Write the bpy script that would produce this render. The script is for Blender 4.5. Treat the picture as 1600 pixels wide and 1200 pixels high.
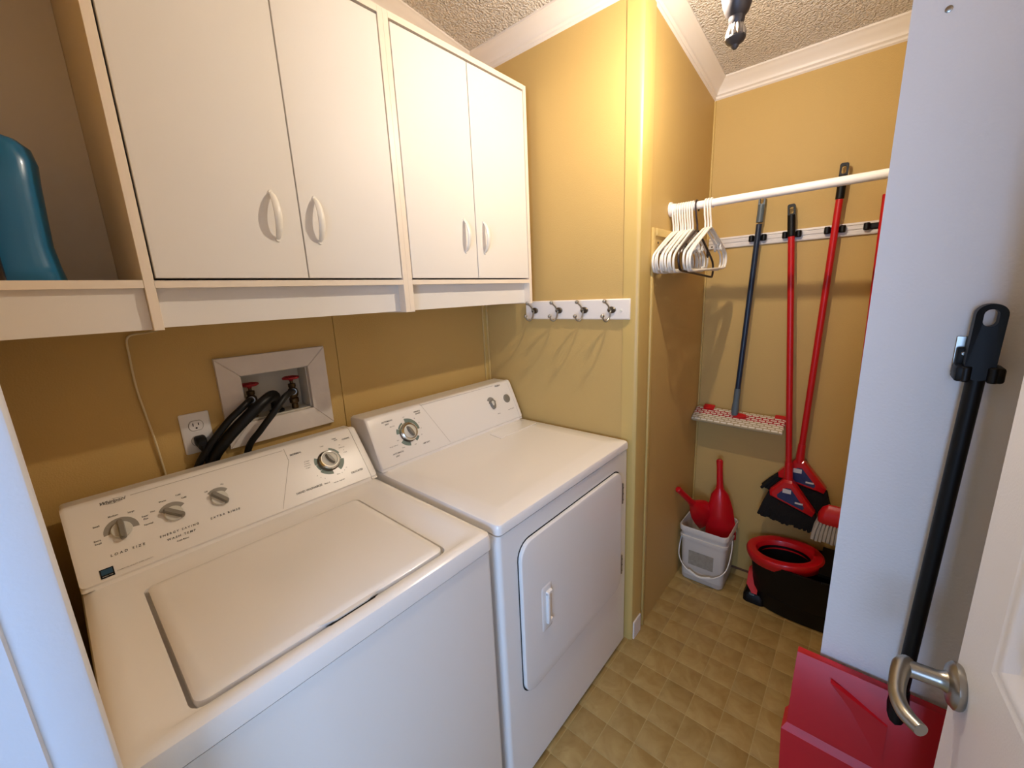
import bpy, bmesh, math, random
from mathutils import Vector, Matrix
random.seed(7)
PI = math.pi
for o in list(bpy.data.objects): bpy.data.objects.remove(o, do_unlink=True)
SC = bpy.context.scene
COL = SC.collection

# ------------------------------------------------------------------ camera
CAM_POS = Vector((.0493, -1.4036, 1.4821)); YAW, PITCH, ROLL, FPX = .7218, -.2163, -.0452, 635.6
fw = Vector((math.cos(PITCH)*math.cos(YAW), math.cos(PITCH)*math.sin(YAW), math.sin(PITCH)))
rt = fw.cross(Vector((0, 0, 1))).normalized(); up = rt.cross(fw)
cr, sr = math.cos(ROLL), math.sin(ROLL)
rt, up = cr*rt + sr*up, -sr*rt + cr*up
cd = bpy.data.cameras.new('camera'); cam = bpy.data.objects.new('camera', cd); COL.objects.link(cam)
cd.sensor_fit = 'HORIZONTAL'; cd.sensor_width = 36; cd.lens = FPX/1600*36; cd.clip_start = .01; cd.clip_end = 50
M = Matrix((rt, up, -fw)).transposed().to_4x4(); M.translation = CAM_POS
cam.matrix_world = M; SC.camera = cam

# ------------------------------------------------------------------ world, daylight, exposure
w = bpy.data.worlds.new('world'); SC.world = w; w.use_nodes = True
w.node_tree.nodes['Background'].inputs[0].default_value = (.55, .72, 1, 1)
w.node_tree.nodes['Background'].inputs[1].default_value = .6
ld = bpy.data.lights.new('hall_window_daylight', 'AREA'); ld.shape = 'RECTANGLE'; ld.size = 1.2; ld.size_y = 1.15
ld.energy = 36; ld.color = (.36, .58, 1)
lo = bpy.data.objects.new('hall_window_daylight', ld); COL.objects.link(lo)
lo.location = (-1.66, -1.95, 1.35); lo.rotation_euler = (0, -PI/2, 0)
BULB_W = 11.6; BULB_COL = (1, .865, .70)
vs = SC.view_settings; vs.view_transform = 'Standard'; vs.look = 'None'; vs.exposure = 0.84; vs.gamma = 1; vs.use_curve_mapping = False

# ------------------------------------------------------------------ materials
def lin(c):
    if isinstance(c, str): c = [int(c[i:i+2], 16)/255 for i in (0, 2, 4)]
    return [(x/12.92 if x <= .04045 else ((x+.055)/1.055)**2.4) for x in c] + [1]
MATS = {}
def mat(name, col, rough=.5, metal=0, bump=0, bscale=200, var=0, vscale=6, spec=.5, coat=0, emit=None, obj_var=0, bdist=.002, detail=3, sss=0):
    m = bpy.data.materials.new(name); m.use_nodes = True; nt = m.node_tree; N = nt.nodes; L = nt.links
    b = N['Principled BSDF']; c = lin(col)
    b.inputs['Base Color'].default_value = c; b.inputs['Roughness'].default_value = rough; b.inputs['Metallic'].default_value = metal
    b.inputs['Specular IOR Level'].default_value = spec; b.inputs['Coat Weight'].default_value = coat
    tc = N.new('ShaderNodeTexCoord')
    last = None
    if var:
        n = N.new('ShaderNodeTexNoise'); n.inputs['Scale'].default_value = vscale; n.inputs['Detail'].default_value = 4
        L.new(tc.outputs['Object'], n.inputs['Vector'])
        mx = N.new('ShaderNodeMix'); mx.data_type = 'RGBA'
        mx.inputs[6].default_value = [x*(1-var) for x in c[:3]]+[1]; mx.inputs[7].default_value = [min(1, x*(1+var)) for x in c[:3]]+[1]
        L.new(n.outputs['Fac'], mx.inputs[0]); last = mx.outputs[2]
    if obj_var:
        oi = N.new('ShaderNodeObjectInfo'); h = N.new('ShaderNodeHueSaturation')
        mr = N.new('ShaderNodeMapRange'); mr.inputs[3].default_value = 1-obj_var; mr.inputs[4].default_value = 1+obj_var
        L.new(oi.outputs['Random'], mr.inputs[0]); L.new(mr.outputs[0], h.inputs['Value'])
        h.inputs['Color'].default_value = c
        if last: L.new(last, h.inputs['Color'])
        last = h.outputs[0]
    if last: L.new(last, b.inputs['Base Color'])
    if bump:
        n = N.new('ShaderNodeTexNoise'); n.inputs['Scale'].default_value = bscale; n.inputs['Detail'].default_value = detail
        L.new(tc.outputs['Object'], n.inputs['Vector'])
        bp = N.new('ShaderNodeBump'); bp.inputs['Strength'].default_value = bump; bp.inputs['Distance'].default_value = bdist
        L.new(n.outputs['Fac'], bp.inputs['Height']); L.new(bp.outputs[0], b.inputs['Normal'])
    if emit:
        b.inputs['Emission Color'].default_value = lin(emit[0]); b.inputs['Emission Strength'].default_value = emit[1]
    MATS[name] = m; return m
YELLOW = mat('yellow_wall_paint', 'caa866', .6, spec=.3, bump=.35, bscale=260, var=.03, vscale=2.5)
YTRIM = mat('yellow_trim_paint', 'd0b068', .4, bump=.1, bscale=120)
WPART = mat('white_orange_peel_paint', 'f4f2f2', .6, bump=.35, bscale=190, var=.02)
HALLW = mat('hall_paint', 'd8d6d0', .7)
CROWN = mat('white_crown_paint', 'f0e6da', .4)
CEIL = mat('popcorn_ceiling', 'eae0d2', .9, bump=1, bscale=125, bdist=.02, detail=2)
CASING = mat('white_casing_paint', 'dfe2ea', .42, bump=.1, bscale=200)
DOORW = mat('white_door_paint', 'f0eef0', .38, bump=.12, bscale=300)
MELA = mat('white_melamine', 'ebe4da', .5, spec=.25, bump=.05, bscale=500)
MELAE = mat('melamine_edge', 'f2e2cc', .4)
ENAM = mat('white_enamel', 'faf5ef', .22, coat=.3, bump=.05, bscale=500, bdist=.0006)
PLAST = mat('white_console_plastic', 'f4eee6', .3)
GREYL = mat('grey_console_print', '9a948a', .5)
GREENP = mat('grey_green_print', '76867c', .5)
INK = mat('dark_print', '4a463f', .6)
FAINT = mat('faint_grey_line', 'b8afa4', .6)
KNOBG = mat('grey_knob_plastic', '827c70', .4)
KNOBW = mat('pale_knob_plastic', 'dcd8cc', .3)
CHROME = mat('chrome', 'd8d8d6', .16, metal=1)
NICKEL = mat('brushed_nickel', 'a8a49c', .3, metal=1)
DKMET = mat('dark_pewter', '6c6458', .35, metal=1)
BLACKR = mat('black_rubber', '070708', .45, spec=.35)
BLACKP = mat('black_plastic', '060607', .5, spec=.3)
DARKGAP = mat('dark_gap', '15130f', .9)
REDP = mat('red_plastic', 'c8101c', .32, coat=.15)
REDT = mat('red_tube', 'c4141c', .34)
REDV = mat('red_valve_wheel', '9c1420', .5)
REDD = mat('red_dustpan_plastic', 'c00e22', .42, var=.08)
BRONZE = mat('oil_rubbed_bronze', '4a4648', .45, metal=.4)
GLASSW = mat('lit_frosted_bulb', 'fff4e0', .5, emit=('ffffff', BULB_W/(4*PI*PI*.013**2)))
GLASSW.node_tree.nodes['Principled BSDF'].inputs['Emission Color'].default_value = BULB_COL+(1,)
BRASS = mat('old_brass', '5c4a32', .45, metal=1, var=.2, vscale=60)
PLATEW = mat('white_plate', 'e8e6e4', .3)
BOXW = mat('worn_white_wood', 'ddd2c6', .55, bump=.3, bscale=60, var=.08, vscale=18)
BOXIN = mat('utility_box_plastic', 'cfc8b8', .6)
BLUEB = mat('blue_bottle_plastic', '1c6c96', .28, coat=.2)
OLIVE = mat('olive_plastic', '6e6a20', .4)
BROWNB = mat('dark_brown_bottle', '2c2018', .25)
WIRE = mat('cream_cable', 'dccba0', .5)
HANGW = mat('white_hanger_plastic', 'f2ece0', .35)
HANGB = mat('dark_brown_hanger_plastic', '2c1c18', .35)
RODW = mat('white_rod_enamel', 'f2ebe4', .3)
TRACK = mat('white_aluminium_track', 'e4dcd4', .35)
NAVY = mat('navy_tube', '1c2a3e', .35)
SLATE = mat('slate_grey_plastic', '5a666c', .45)
BRIS = mat('black_bristles', '08080a', .8, bump=1, bscale=400, bdist=.004)
BRISW = mat('white_bristles', 'b8b4b0', .7, bump=.6, bscale=300, bdist=.003)
LABELB = mat('blue_label', '26305e', .4, var=.5, vscale=70)
LABELW = mat('white_label', 'd8d4d0', .5)
PAIL = mat('white_translucent_pail', 'd8d0c4', .42, var=.04)
PAPER = mat('grey_print_label', '9c9484', .7, var=.35, vscale=60)
GROUT = mat('grout_line', 'c0a872', .6, var=.06, vscale=30)

def tile_mat():
    m = mat('beige_stone_tile', 'a89670', .42, bump=.12, bscale=90, obj_var=.06)
    nt = m.node_tree; N = nt.nodes; L = nt.links; b = N['Principled BSDF']
    tc = N.new('ShaderNodeTexCoord'); g = N.new('ShaderNodeNewGeometry')
    n = N.new('ShaderNodeTexNoise'); n.inputs['Scale'].default_value = 16; n.inputs['Detail'].default_value = 6; n.inputs['Distortion'].default_value = 1.2
    L.new(g.outputs['Position'], n.inputs['Vector'])
    r = N.new('ShaderNodeValToRGB'); e = r.color_ramp.elements
    e[0].position = .3; e[0].color = lin('a6864c'); e[1].position = .72; e[1].color = lin('ba9e64')
    L.new(n.outputs['Fac'], r.inputs[0])
    h = [x for x in N if x.bl_idname == 'ShaderNodeHueSaturation'][0]
    L.new(r.outputs[0], h.inputs['Color']); return m
TILE = tile_mat()

def weave_mat():
    m = mat('white_red_microfibre', 'e8dcc8', .9, bump=.5, bscale=220, bdist=.003)
    nt = m.node_tree; N = nt.nodes; L = nt.links; b = N['Principled BSDF']
    tc = N.new('ShaderNodeTexCoord'); mp = N.new('ShaderNodeMapping'); L.new(tc.outputs['Object'], mp.inputs[0])
    br = N.new('ShaderNodeTexBrick'); L.new(mp.outputs[0], br.inputs[0])
    mp.inputs['Rotation'].default_value = (0, 0, PI/2)
    br.inputs['Scale'].default_value = 1; br.inputs['Brick Width'].default_value = .030; br.inputs['Row Height'].default_value = .0135
    br.inputs['Mortar Size'].default_value = .0030; br.offset = .5
    sx = N.new('ShaderNodeSeparateXYZ'); L.new(tc.outputs['Object'], sx.inputs[0])
    # red threads run in a band along the middle of the pad
    ab = N.new('ShaderNodeMath'); ab.operation = 'ADD'; ab.inputs[1].default_value = .014; L.new(sx.outputs[0], ab.inputs[0])
    a2 = N.new('ShaderNodeMath'); a2.operation = 'ABSOLUTE'; L.new(ab.outputs[0], a2.inputs[0])
    lt = N.new('ShaderNodeMath'); lt.operation = 'LESS_THAN'; lt.inputs[1].default_value = .021; L.new(a2.outputs[0], lt.inputs[0])
    mx = N.new('ShaderNodeMix'); mx.data_type = 'RGBA'; mx.inputs[6].default_value = lin('b8a680'); mx.inputs[7].default_value = lin('b41420')
    L.new(lt.outputs[0], mx.inputs[0])
    m2 = N.new('ShaderNodeMix'); m2.data_type = 'RGBA'; m2.inputs[6].default_value = lin('eadfcc'); L.new(mx.outputs[2], m2.inputs[7])
    L.new(br.outputs['Fac'], m2.inputs[0]); L.new(m2.outputs[2], b.inputs['Base Color']); return m
WEAVE = weave_mat()

# ------------------------------------------------------------------ mesh helpers
def new(): return bmesh.new()
def V(*a): return Vector(a)
def box(bm, x0, x1, y0, y1, z0, z1, bev=0, seg=1):
    t = bmesh.new(); bmesh.ops.create_cube(t, size=1)
    for v in t.verts: v.co = Vector(((x0+x1)/2+v.co.x*(x1-x0), (y0+y1)/2+v.co.y*(y1-y0), (z0+z1)/2+v.co.z*(z1-z0)))
    if bev: bmesh.ops.bevel(t, geom=list(t.edges), offset=bev, segments=seg, affect='EDGES', profile=.5)
    join(bm, t); return bm
def join(bm, t, mx=None):
    me = bpy.data.meshes.new('tmp'); t.to_mesh(me); t.free()
    if mx is not None: me.transform(mx)
    bm.from_mesh(me); bpy.data.meshes.remove(me)
def loft(bm, loops, cap0=True, cap1=True, closed=True):
    rows = [[bm.verts.new(Vector(p)) for p in l] for l in loops]
    n = len(rows[0])
    for a, b in zip(rows[:-1], rows[1:]):
        for i in range(n if closed else n-1):
            j = (i+1) % n
            try: bm.faces.new((a[i], a[j], b[j], b[i]))
            except ValueError: pass
    if cap0: bm.faces.new(list(reversed(rows[0])))
    if cap1: bm.faces.new(rows[-1])
    return bm
def rrect(x0, x1, y0, y1, r, n=5):
    r = min(r, (x1-x0)/2-1e-5, (y1-y0)/2-1e-5); o = []
    for cx, cy, a in ((x1-r, y1-r, 0), (x0+r, y1-r, PI/2), (x0+r, y0+r, PI), (x1-r, y0+r, 3*PI/2)):
        for i in range(n+1): t = a+PI/2*i/n; o.append((cx+r*math.cos(t), cy+r*math.sin(t)))
    return o
def ell(cx, cy, a, b, n=32): return [(cx+a*math.cos(2*PI*i/n), cy+b*math.sin(2*PI*i/n)) for i in range(n)]
def at(l, z): return [(x, y, z) for x, y in l]
def spline(P, k=6):
    P = [Vector(p) for p in P]
    if len(P) < 3: return P
    Q = [2*P[0]-P[1]]+P+[2*P[-1]-P[-2]]; o = []
    for i in range(1, len(Q)-2):
        a, b, c, d = Q[i-1:i+3]
        for s in range(k):
            t = s/k; o.append(.5*((2*b)+(c-a)*t+(2*a-5*b+4*c-d)*t*t+(3*b-a-3*c+d)*t**3))
    o.append(P[-1]); return o
def tube(bm, P, r, n=8, flat=1, upv=None, caps=True):
    P = [Vector(p) for p in P]; R = r if isinstance(r, (list, tuple)) else [r]*len(P)
    if len(R) != len(P):
        R = [R[min(len(R)-2, int(i/(len(P)-1)*(len(R)-1)))] + (R[min(len(R)-1, int(i/(len(P)-1)*(len(R)-1))+1)]-R[min(len(R)-2, int(i/(len(P)-1)*(len(R)-1)))])*((i/(len(P)-1)*(len(R)-1)) % 1 if i < len(P)-1 else 1) for i in range(len(P))]
    loops = []; T0 = (P[1]-P[0]).normalized()
    N0 = Vector(upv) if upv else (Vector((0, 0, 1)) if abs(T0.z) < .9 else Vector((1, 0, 0)))
    N0 = (N0-T0*N0.dot(T0)).normalized()
    for i, p in enumerate(P):
        T = ((P[i+1]-p) if i == 0 else (p-P[i-1]) if i == len(P)-1 else (P[i+1]-P[i-1])).normalized()
        N0 = (N0-T*N0.dot(T)).normalized(); B = T.cross(N0)
        loops.append([p+R[i]*(N0*math.cos(2*PI*k/n)*flat+B*math.sin(2*PI*k/n)) for k in range(n)])
    return loft(bm, loops, caps, caps)
def lathe(bm, prof, c=(0, 0, 0), ax=(0, 0, 1), n=20, c0=True, c1=True):
    ax = Vector(ax).normalized(); c = Vector(c)
    e = (Vector((1, 0, 0)) if abs(ax.x) < .9 else Vector((0, 1, 0))); e = (e-ax*e.dot(ax)).normalized(); g = ax.cross(e)
    loops = [[c+ax*h+max(r, 1e-5)*(e*math.cos(2*PI*k/n)+g*math.sin(2*PI*k/n)) for k in range(n)] for r, h in prof]
    return loft(bm, loops, c0, c1)
def prism(bm, poly, f, a, b): return loft(bm, [[f(x, y, a) for x, y in poly], [f(x, y, b) for x, y in poly]])
def ball(bm, c, r, sx=1, sy=1, sz=1, u=12, v=8):
    t = bmesh.new(); bmesh.ops.create_uvsphere(t, u_segments=u, v_segments=v, radius=r)
    join(bm, t, Matrix.Translation(Vector(c)) @ Matrix.Diagonal((sx, sy, sz, 1)))

# ------------------------------------------------------------------ object helpers
WM = {}
def wmat(o):
    while o.parent: o = o.parent
    return WM.get(o.name, Matrix())
def obj(name, bm, m, parent=None, local=False, ang=35, flat=False):
    me = bpy.data.meshes.new(name)
    bmesh.ops.remove_doubles(bm, verts=bm.verts, dist=1e-7) if False else None
    bmesh.ops.recalc_face_normals(bm, faces=bm.faces)
    bm.to_mesh(me); bm.free()
    if not flat and len(me.polygons):
        me.shade_smooth(); me.set_sharp_from_angle(angle=math.radians(ang))
    me.materials.append(m)
    o = bpy.data.objects.new(name, me); COL.objects.link(o)
    if parent is not None:
        if not local: me.transform(wmat(parent).inverted())
        o.parent = parent
    return o
def thing(name, label, cat, loc=(0, 0, 0), rot=(0, 0, 0), group=None):
    o = bpy.data.objects.new(name, None); COL.objects.link(o); o.empty_display_size = .05
    o.location = loc; o.rotation_euler = rot
    mw = Matrix.Translation(Vector(loc)) @ o.rotation_euler.to_matrix().to_4x4(); WM[o.name] = mw
    o['label'] = label; o['category'] = cat
    if group: o['group'] = group
    return o
def tag(o, label, cat, group=None):
    o['label'] = label; o['category'] = cat
    if group: o['group'] = group
    return o
def struct(name, bm, m, label=None):
    o = obj(name, bm, m); o['kind'] = 'structure'
    if label: o['label'] = label
    return o
def sbox(name, m, label, *b): bm = new(); box(bm, *b); raise_top(bm); return struct(name, bm, m, label)
def pbox(name, m, parent, *b, bev=0, seg=1, local=False):
    bm = new(); box(bm, *b, bev=bev, seg=seg); return obj(name, bm, m, parent, local)
def text_bm(s, size, mx, shear=0, align='CENTER', space=1):
    cu = bpy.data.curves.new('t', 'FONT'); cu.body = s; cu.size = size; cu.shear = shear; cu.align_x = align; cu.align_y = 'CENTER'
    cu.space_character = space; cu.offset = size*.012; cu.extrude = .00008; cu.resolution_u = 2
    o = bpy.data.objects.new('t', cu); COL.objects.link(o)
    dg = bpy.context.evaluated_depsgraph_get(); me = bpy.data.meshes.new_from_object(o.evaluated_get(dg))
    bpy.data.objects.remove(o); bpy.data.curves.remove(cu)
    me.transform(mx); bm = new(); bm.from_mesh(me); bpy.data.meshes.remove(me); return bm

# ------------------------------------------------------------------ measures
XR, YP, XA, ZC, YE, XW = 1.468, -.773, 2.239, 2.35, -2.0, 1.02
XE = -.050                                   # room face of the entry wall
CABY, CB, CT = -.33, 1.443, 2.247
def zc(x): return 2.452-.125*(x-1.468)       # vaulted ceiling, falling towards the closet
def raise_top(bm):
    for v in bm.verts:
        if abs(v.co.z-ZC) < 1e-4: v.co.z = zc(v.co.x)+.01
    return bm

# ------------------------------------------------------------------ the setting
fl = sbox('floor', GROUT, 'beige stone-look vinyl floor', -1.6, XA+.1, -2.7, .1, -.05, -.0010)
tb = new(); S = .0488
loft(tb, [at(rrect(-S, S, -S, S, .002, 1), -.002), at(rrect(-S, S, -S, S, .002, 1), -.0004), at(rrect(-S+.0008, S-.0008, -S+.0008, S-.0008, .002, 1), 0)], False, True)
t0 = obj('floor_tile', tb, TILE, fl)
first = True
for ix in range(-9, 13):
    for iy in range(-1, 12):
        cx, cy = .985+.1*ix+.05, -.764-.1*iy-.05
        if cx+S > XA or cy-S < YE: continue
        if cy > YP-.04 and cx > XR: continue
        t = t0 if first else t0.copy()
        if not first: COL.objects.link(t); t.parent = fl
        first = False; t.location = (cx, cy, 0)
bm = new(); loft(bm, [[(x, y, zc(x)+h) for x, y in ((-1.7, -2.7), (XA+.1, -2.7), (XA+.1, .1), (-1.7, .1))] for h in (0, .05)]); struct('ceiling', bm, CEIL, 'white popcorn textured vaulted ceiling')
# back wall of two sheets with a joint, and an opening for the valve box
bm = new()
BX0, BX1, BZ0, BZ1 = .412, .607, 1.138, 1.281
box(bm, XE-.1, BX0, 0, .08, 0, ZC); box(bm, BX1, .7165, 0, .08, 0, ZC); box(bm, BX0, BX1, 0, .08, 0, BZ0); box(bm, BX0, BX1, 0, .08, BZ1, ZC)
box(bm, .7195, XR, 0, .08, 0, ZC); box(bm, .7, .74, .004, .08, 0, ZC)
raise_top(bm); struct('wall_back', bm, YELLOW, 'yellow painted wall behind the washer and dryer')
sbox('wall_niche', YELLOW, 'yellow painted side wall of the laundry niche', XR, XR+.1, YP+.012, .08, 0, ZC)
sbox('wall_closet_side', YELLOW, 'yellow closet wall under the hangers', XR+.02, XA, YP, YP+.06, 0, ZC)
sbox('wall_closet_back', YELLOW, 'yellow closet wall behind the brooms', XA, XA+.08, YE-.08, .08, 0, ZC)
sbox('wall_closet_end', YELLOW, 'far end wall of the closet', -.1, XA, YE-.08, YE, 0, ZC)
sbox('wall_partition', WPART, 'white textured partition with the hanging dustpan', XW, XW+.1, YE, -1.4030, 0, ZC)
bm = new(); DY0, DY1 = -1.635, -.83
box(bm, XE-.09, XE, DY1+.01, 0, 0, ZC); box(bm, XE-.09, XE, YE, DY0-.01, 0, ZC); box(bm, XE-.09, XE, DY0-.01, DY1+.01, 2.06, ZC)
raise_top(bm); struct('wall_entry', bm, YELLOW, 'entry wall with the doorway')
# hall behind the camera, with the window that lets the daylight in
bm = new(); WY0, WY1, WZ0, WZ1 = -2.55, -1.35, .8, 1.9
box(bm, -1.65, -1.6, -2.7, WY0, 0, ZC); box(bm, -1.65, -1.6, WY1, .1, 0, ZC); box(bm, -1.65, -1.6, WY0, WY1, 0, WZ0); box(bm, -1.65, -1.6, WY0, WY1, WZ1, ZC)
raise_top(bm); struct('wall_hall', bm, HALLW, 'hall wall with a window')
bm = new(); box(bm, -1.6, XE-.09, .05, .1, 0, ZC); box(bm, -1.6, XE-.09, -2.7, -2.65, 0, ZC); box(bm, XE-.09, XE-.04, -2.65, YE-.08, 0, ZC)
raise_top(bm); struct('wall_hall_ends', bm, HALLW, 'end walls of the hall')
bm = new()
for a in ((WY0, WY0+.05, WZ0, WZ1), (WY1-.05, WY1, WZ0, WZ1), (WY0, WY1, WZ0, WZ0+.05), (WY0, WY1, WZ1-.05, WZ1)): box(bm, -1.66, -1.59, *a)
struct('window_1', bm, CASING, 'white window frame of the hall')

# crown moulding (profile: distance from wall, drop below ceiling)
CP = [(0, 0), (.052, 0), (.052, .006), (.044, .010), (.040, .014), (.033, .020), (.024, .026), (.017, .034), (.013, .040), (.013, .045), (.006, .049), (.006, .056), (0, .060)]
def crown(name, P0, P1, nrm, m0, m1, label):
    """P0->P1 along the wall, nrm into the room, m0/m1: +1 inner mitre, -1 outer mitre, 0 square"""
    P0, P1, nrm = Vector(P0), Vector(P1), Vector(nrm); d = (P1-P0).normalized(); bm = new()
    loops = []
    for P, s, m in ((P0, 1, m0), (P1, -1, m1)):
        l = [P+nrm*a*1.05+d*s*m*a*1.05-Vector((0, 0, b*1.05)) for a, b in CP]
        loops.append([q+Vector((0, 0, zc(q.x)+(.001 if q.z > -.001 else 0))) for q in l])
    loft(bm, loops); o = struct(name, bm, CROWN, label); return o
crown('trim_1', (XE, 0, 0), (XR, 0, 0), (0, -1, 0), 0, 1, 'white crown moulding above the wall cabinets')
crown('trim_2', (XR, 0, 0), (XR, YP, 0), (-1, 0, 0), 1, -1, 'white crown moulding on the niche wall')
crown('trim_3', (XR, YP, 0), (XA, YP, 0), (0, -1, 0), -1, 1, 'white crown moulding on the closet side wall')
crown('trim_4', (XA, YP, 0), (XA, YE, 0), (-1, 0, 0), 1, 0, 'white crown moulding above the brooms')
# corner trim at the niche corner, batten in the back corner, baseboards
bm = new(); L = [(XR-.004, YP+.055), (XR-.006, YP+.012), (XR-.005, YP+.002), (XR, YP-.004), (XR+.008, YP-.006), (XR+.085, YP-.004), (XR+.085, YP+.002), (XR+.01, YP+.01), (XR+.002, YP+.055)]
loft(bm, [at(L, 0), at(L, zc(XR)-.02)]); struct('trim_5', bm, YTRIM, 'yellow rounded corner trim at the end of the niche wall')
bm = new(); box(bm, XR-.022, XR-.001, -.008, 0, 0, 2.40, .002); box(bm, XR-.008, XR, -.022, -.006, 0, 2.40, .002); struct('trim_6', bm, YTRIM, 'yellow batten in the back corner beside the dryer')
bm = new(); box(bm, XA-.008, XA, YP-.008, YP, 0, ZC-.06, .001); struct('trim_7', bm, YTRIM, 'yellow batten in the closet corner')
bm = new(); box(bm, XR+.006, XR+.075, YP-.012, YP-.005, 0, .085, .002); struct('baseboard_niche', bm, CROWN, 'short white baseboard stub at the corner trim')
bm = new(); box(bm, XA-.004, XA, YE, YP, 0, .012, .001); struct('baseboard_closet', bm, mat('brown_floor_edge', '6a4630', .6), 'thin brown strip along the closet floor')
# door casing and jamb
bm = new()
box(bm, XE, .0148, DY1, DY1+.052, 0, 2.1, .004, 2); box(bm, XE, .0148, DY0-.052, DY0, 0, 2.1, .004, 2)
box(bm, XE, .0148, DY0, DY1, 2.045, 2.1, .004, 2)
struct('trim_8', bm, CASING, 'white door casing at the room side of the doorway')
bm = new()
box(bm, XE-.10, XE+.024, DY1-.0025, DY1+.012, 0, 2.06, .002); box(bm, XE-.075, XE-.045, DY1-.014, DY1, 0, 2.05, .003)
box(bm, XE-.10, XE-.002, DY0-.012, DY0, 0, 2.06, .002); box(bm, XE-.10, XE-.002, DY0, DY1, 2.045, 2.06, .002)
struct('trim_9', bm, CASING, 'white door jamb with stop')

# access panel with moulded edge on the closet side wall
ap = thing('access_panel', 'yellow painted access panel with moulded frame below the hangers', 'wall panel', (1.58, YP, 0))
AX0, AX1, AZ = XR+.10, XA-.03, 1.697
pbox('panel_board', YELLOW, ap, AX0+.028, AX1, YP-.004, YP, 0, AZ-.022)
pbox('moulding', YTRIM, ap, AX0, AX0+.022, YP-.009, YP, 0, AZ, bev=.003, seg=2)
pbox('moulding', YTRIM, ap, AX0+.031, AX1, YP-.011, YP, AZ-.028, AZ, bev=.003, seg=2)
bm = new(); lathe(bm, [(.004, 0), (.004, .002), (.002, .003)], (AX0+.055, YP-.004, AZ-.05), (0, -1, 0), 10); obj('screw', bm, DKMET, ap)

# ------------------------------------------------------------------ the door
AL = math.radians(5.2); DW = .76
hx, hy = .815-DW*math.cos(AL), -1.553-DW*math.sin(AL)
dr = bpy.data.objects.new('door_1', None); COL.objects.link(dr); dr.location = (hx, hy, .012); dr.rotation_euler = (0, 0, AL)
WM[dr.name] = Matrix.Translation((hx, hy, .012)) @ Matrix.Rotation(AL, 4, 'Z'); dr['kind'] = 'structure'; dr['label'] = 'white panelled door with a nickel lever, standing open'
TH = -.035
pbox('stile', DOORW, dr, 0, .108, TH, 0, 0, 2.03, local=True); pbox('stile', DOORW, dr, DW-.095, DW, TH, 0, 0, 2.03, local=True)
for z0, z1 in ((0, .2), (.80, 1.0), (1.90, 2.03)): pbox('rail', DOORW, dr, .108, DW-.095, TH, 0, z0, z1, local=True)
for z0, z1 in ((.2, .80), (1.0, 1.90)):
    bm = new(); lp = []
    for i, d in ((0, 0), (.006, -.002), (.010, -.001), (.016, -.004), (.026, -.011), (.034, -.011), (.060, -.004)):
        lp.append([(x, d, z) for x, z in rrect(.108+i, DW-.095-i, z0+i, z1-i, .0005, 1)])
    loft(bm, lp, False, True); obj('door_panel', bm, DOORW, dr, True)
    pbox('panel_back', DOORW, dr, .108, DW-.095, TH, -.016, z0, z1, local=True)
lv = None
bm = new(); lathe(bm, [(.029, 0), (.031, .003), (.031, .008), (.027, .012), (.018, .014)], (DW-.027, 0, .911), (0, 1, 0), 32); lv = obj('lever_handle', bm, NICKEL, dr, True)
bm = new(); lathe(bm, [(.016, .012), (.0125, .018), (.0115, .024), (.0115, .060)], (DW-.025, 0, .911), (0, 1, 0), 20); obj('spindle', bm, NICKEL, lv, True)
bm = new(); tube(bm, spline([(DW-.016, .052, .913), (DW-.028, .060, .913), (DW-.058, .068, .911), (DW-.088, .072, .910), (DW-.114, .068, .911), (DW-.134, .056, .913)]), [.0105, .0115, .010, .009, .0095, .0085], 14, 1, (0, 0, 1)); obj('lever', bm, NICKEL, lv, True)
bm = new(); box(bm, DW, DW+.001, TH+.006, -.006, .86, .98, .0003); obj('latch_plate', bm, NICKEL, dr, True)
for z in (.25, 1.0, 1.8):
    bm = new(); lathe(bm, [(.006, 0), (.006, .09)], (-.004, .004, z), (0, 0, 1), 10); obj('hinge', bm, NICKEL, dr, True)

# ------------------------------------------------------------------ wall cabinets
def bow_handle(bm, x, y, z, s):
    h = .052
    P = [(x+s*.0, y+.001, z-h), (x, y-.009, z-h*.85), (x, y-.019, z-h*.5), (x, y-.024, z), (x, y-.019, z+h*.5), (x, y-.009, z+h*.85), (x, y+.001, z+h)]
    tube(bm, spline(P, 4), [.004, .0065, .0080, .0085, .0080, .0065, .004], 10, .5, (0, 1, 0))
    lathe(bm, [(.006, 0), (.005, .003)], (x, y, z-h), (0, -1, 0), 10); lathe(bm, [(.006, 0), (.005, .003)], (x, y, z+h), (0, -1, 0), 10)
def cabinet(x0, x1, label, split, hl, hr):
    P = .0165
    t = thing('wall_cabinet', label, 'cabinet', ((x0+x1)/2, 0, CB), group='white wall cabinets over the machines')
    pbox('side_panel', MELAE, t, x0, x0+P, CABY, -.001, CB, CT, bev=.0006); pbox('side_panel', MELAE, t, x1-P, x1, CABY, -.001, CB, CT, bev=.0006)
    pbox('top_panel', MELAE, t, x0+P, x1-P, CABY, -.001, CT-P, CT); pbox('bottom_shelf', MELAE, t, x0+P, x1-P, CABY, -.001, 1.526, 1.540)
    pbox('back_panel', MELA, t, x0+P, x1-P, -.012, -.002, CB+.01, CT-P)
    pbox('valance', MELA, t, x0+P, x1-P, CABY+.030, CABY+.046, CB+.004, 1.526)
    for a, b, h in ((x0+P+.004, split-.0015, hl), (split+.0015, x1-P-.003, hr)):
        d = pbox('cabinet_door', MELA, t, a, b, CABY+.001, CABY+.017, 1.5450, CT-P-.0065, bev=.0008)
        bm = new(); bow_handle(bm, h, CABY+.001, 1.685, 1); obj('door_handle', bm, HANGW, d)
    return t
X1, X2, X3 = .199, .811, 1.423
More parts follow.
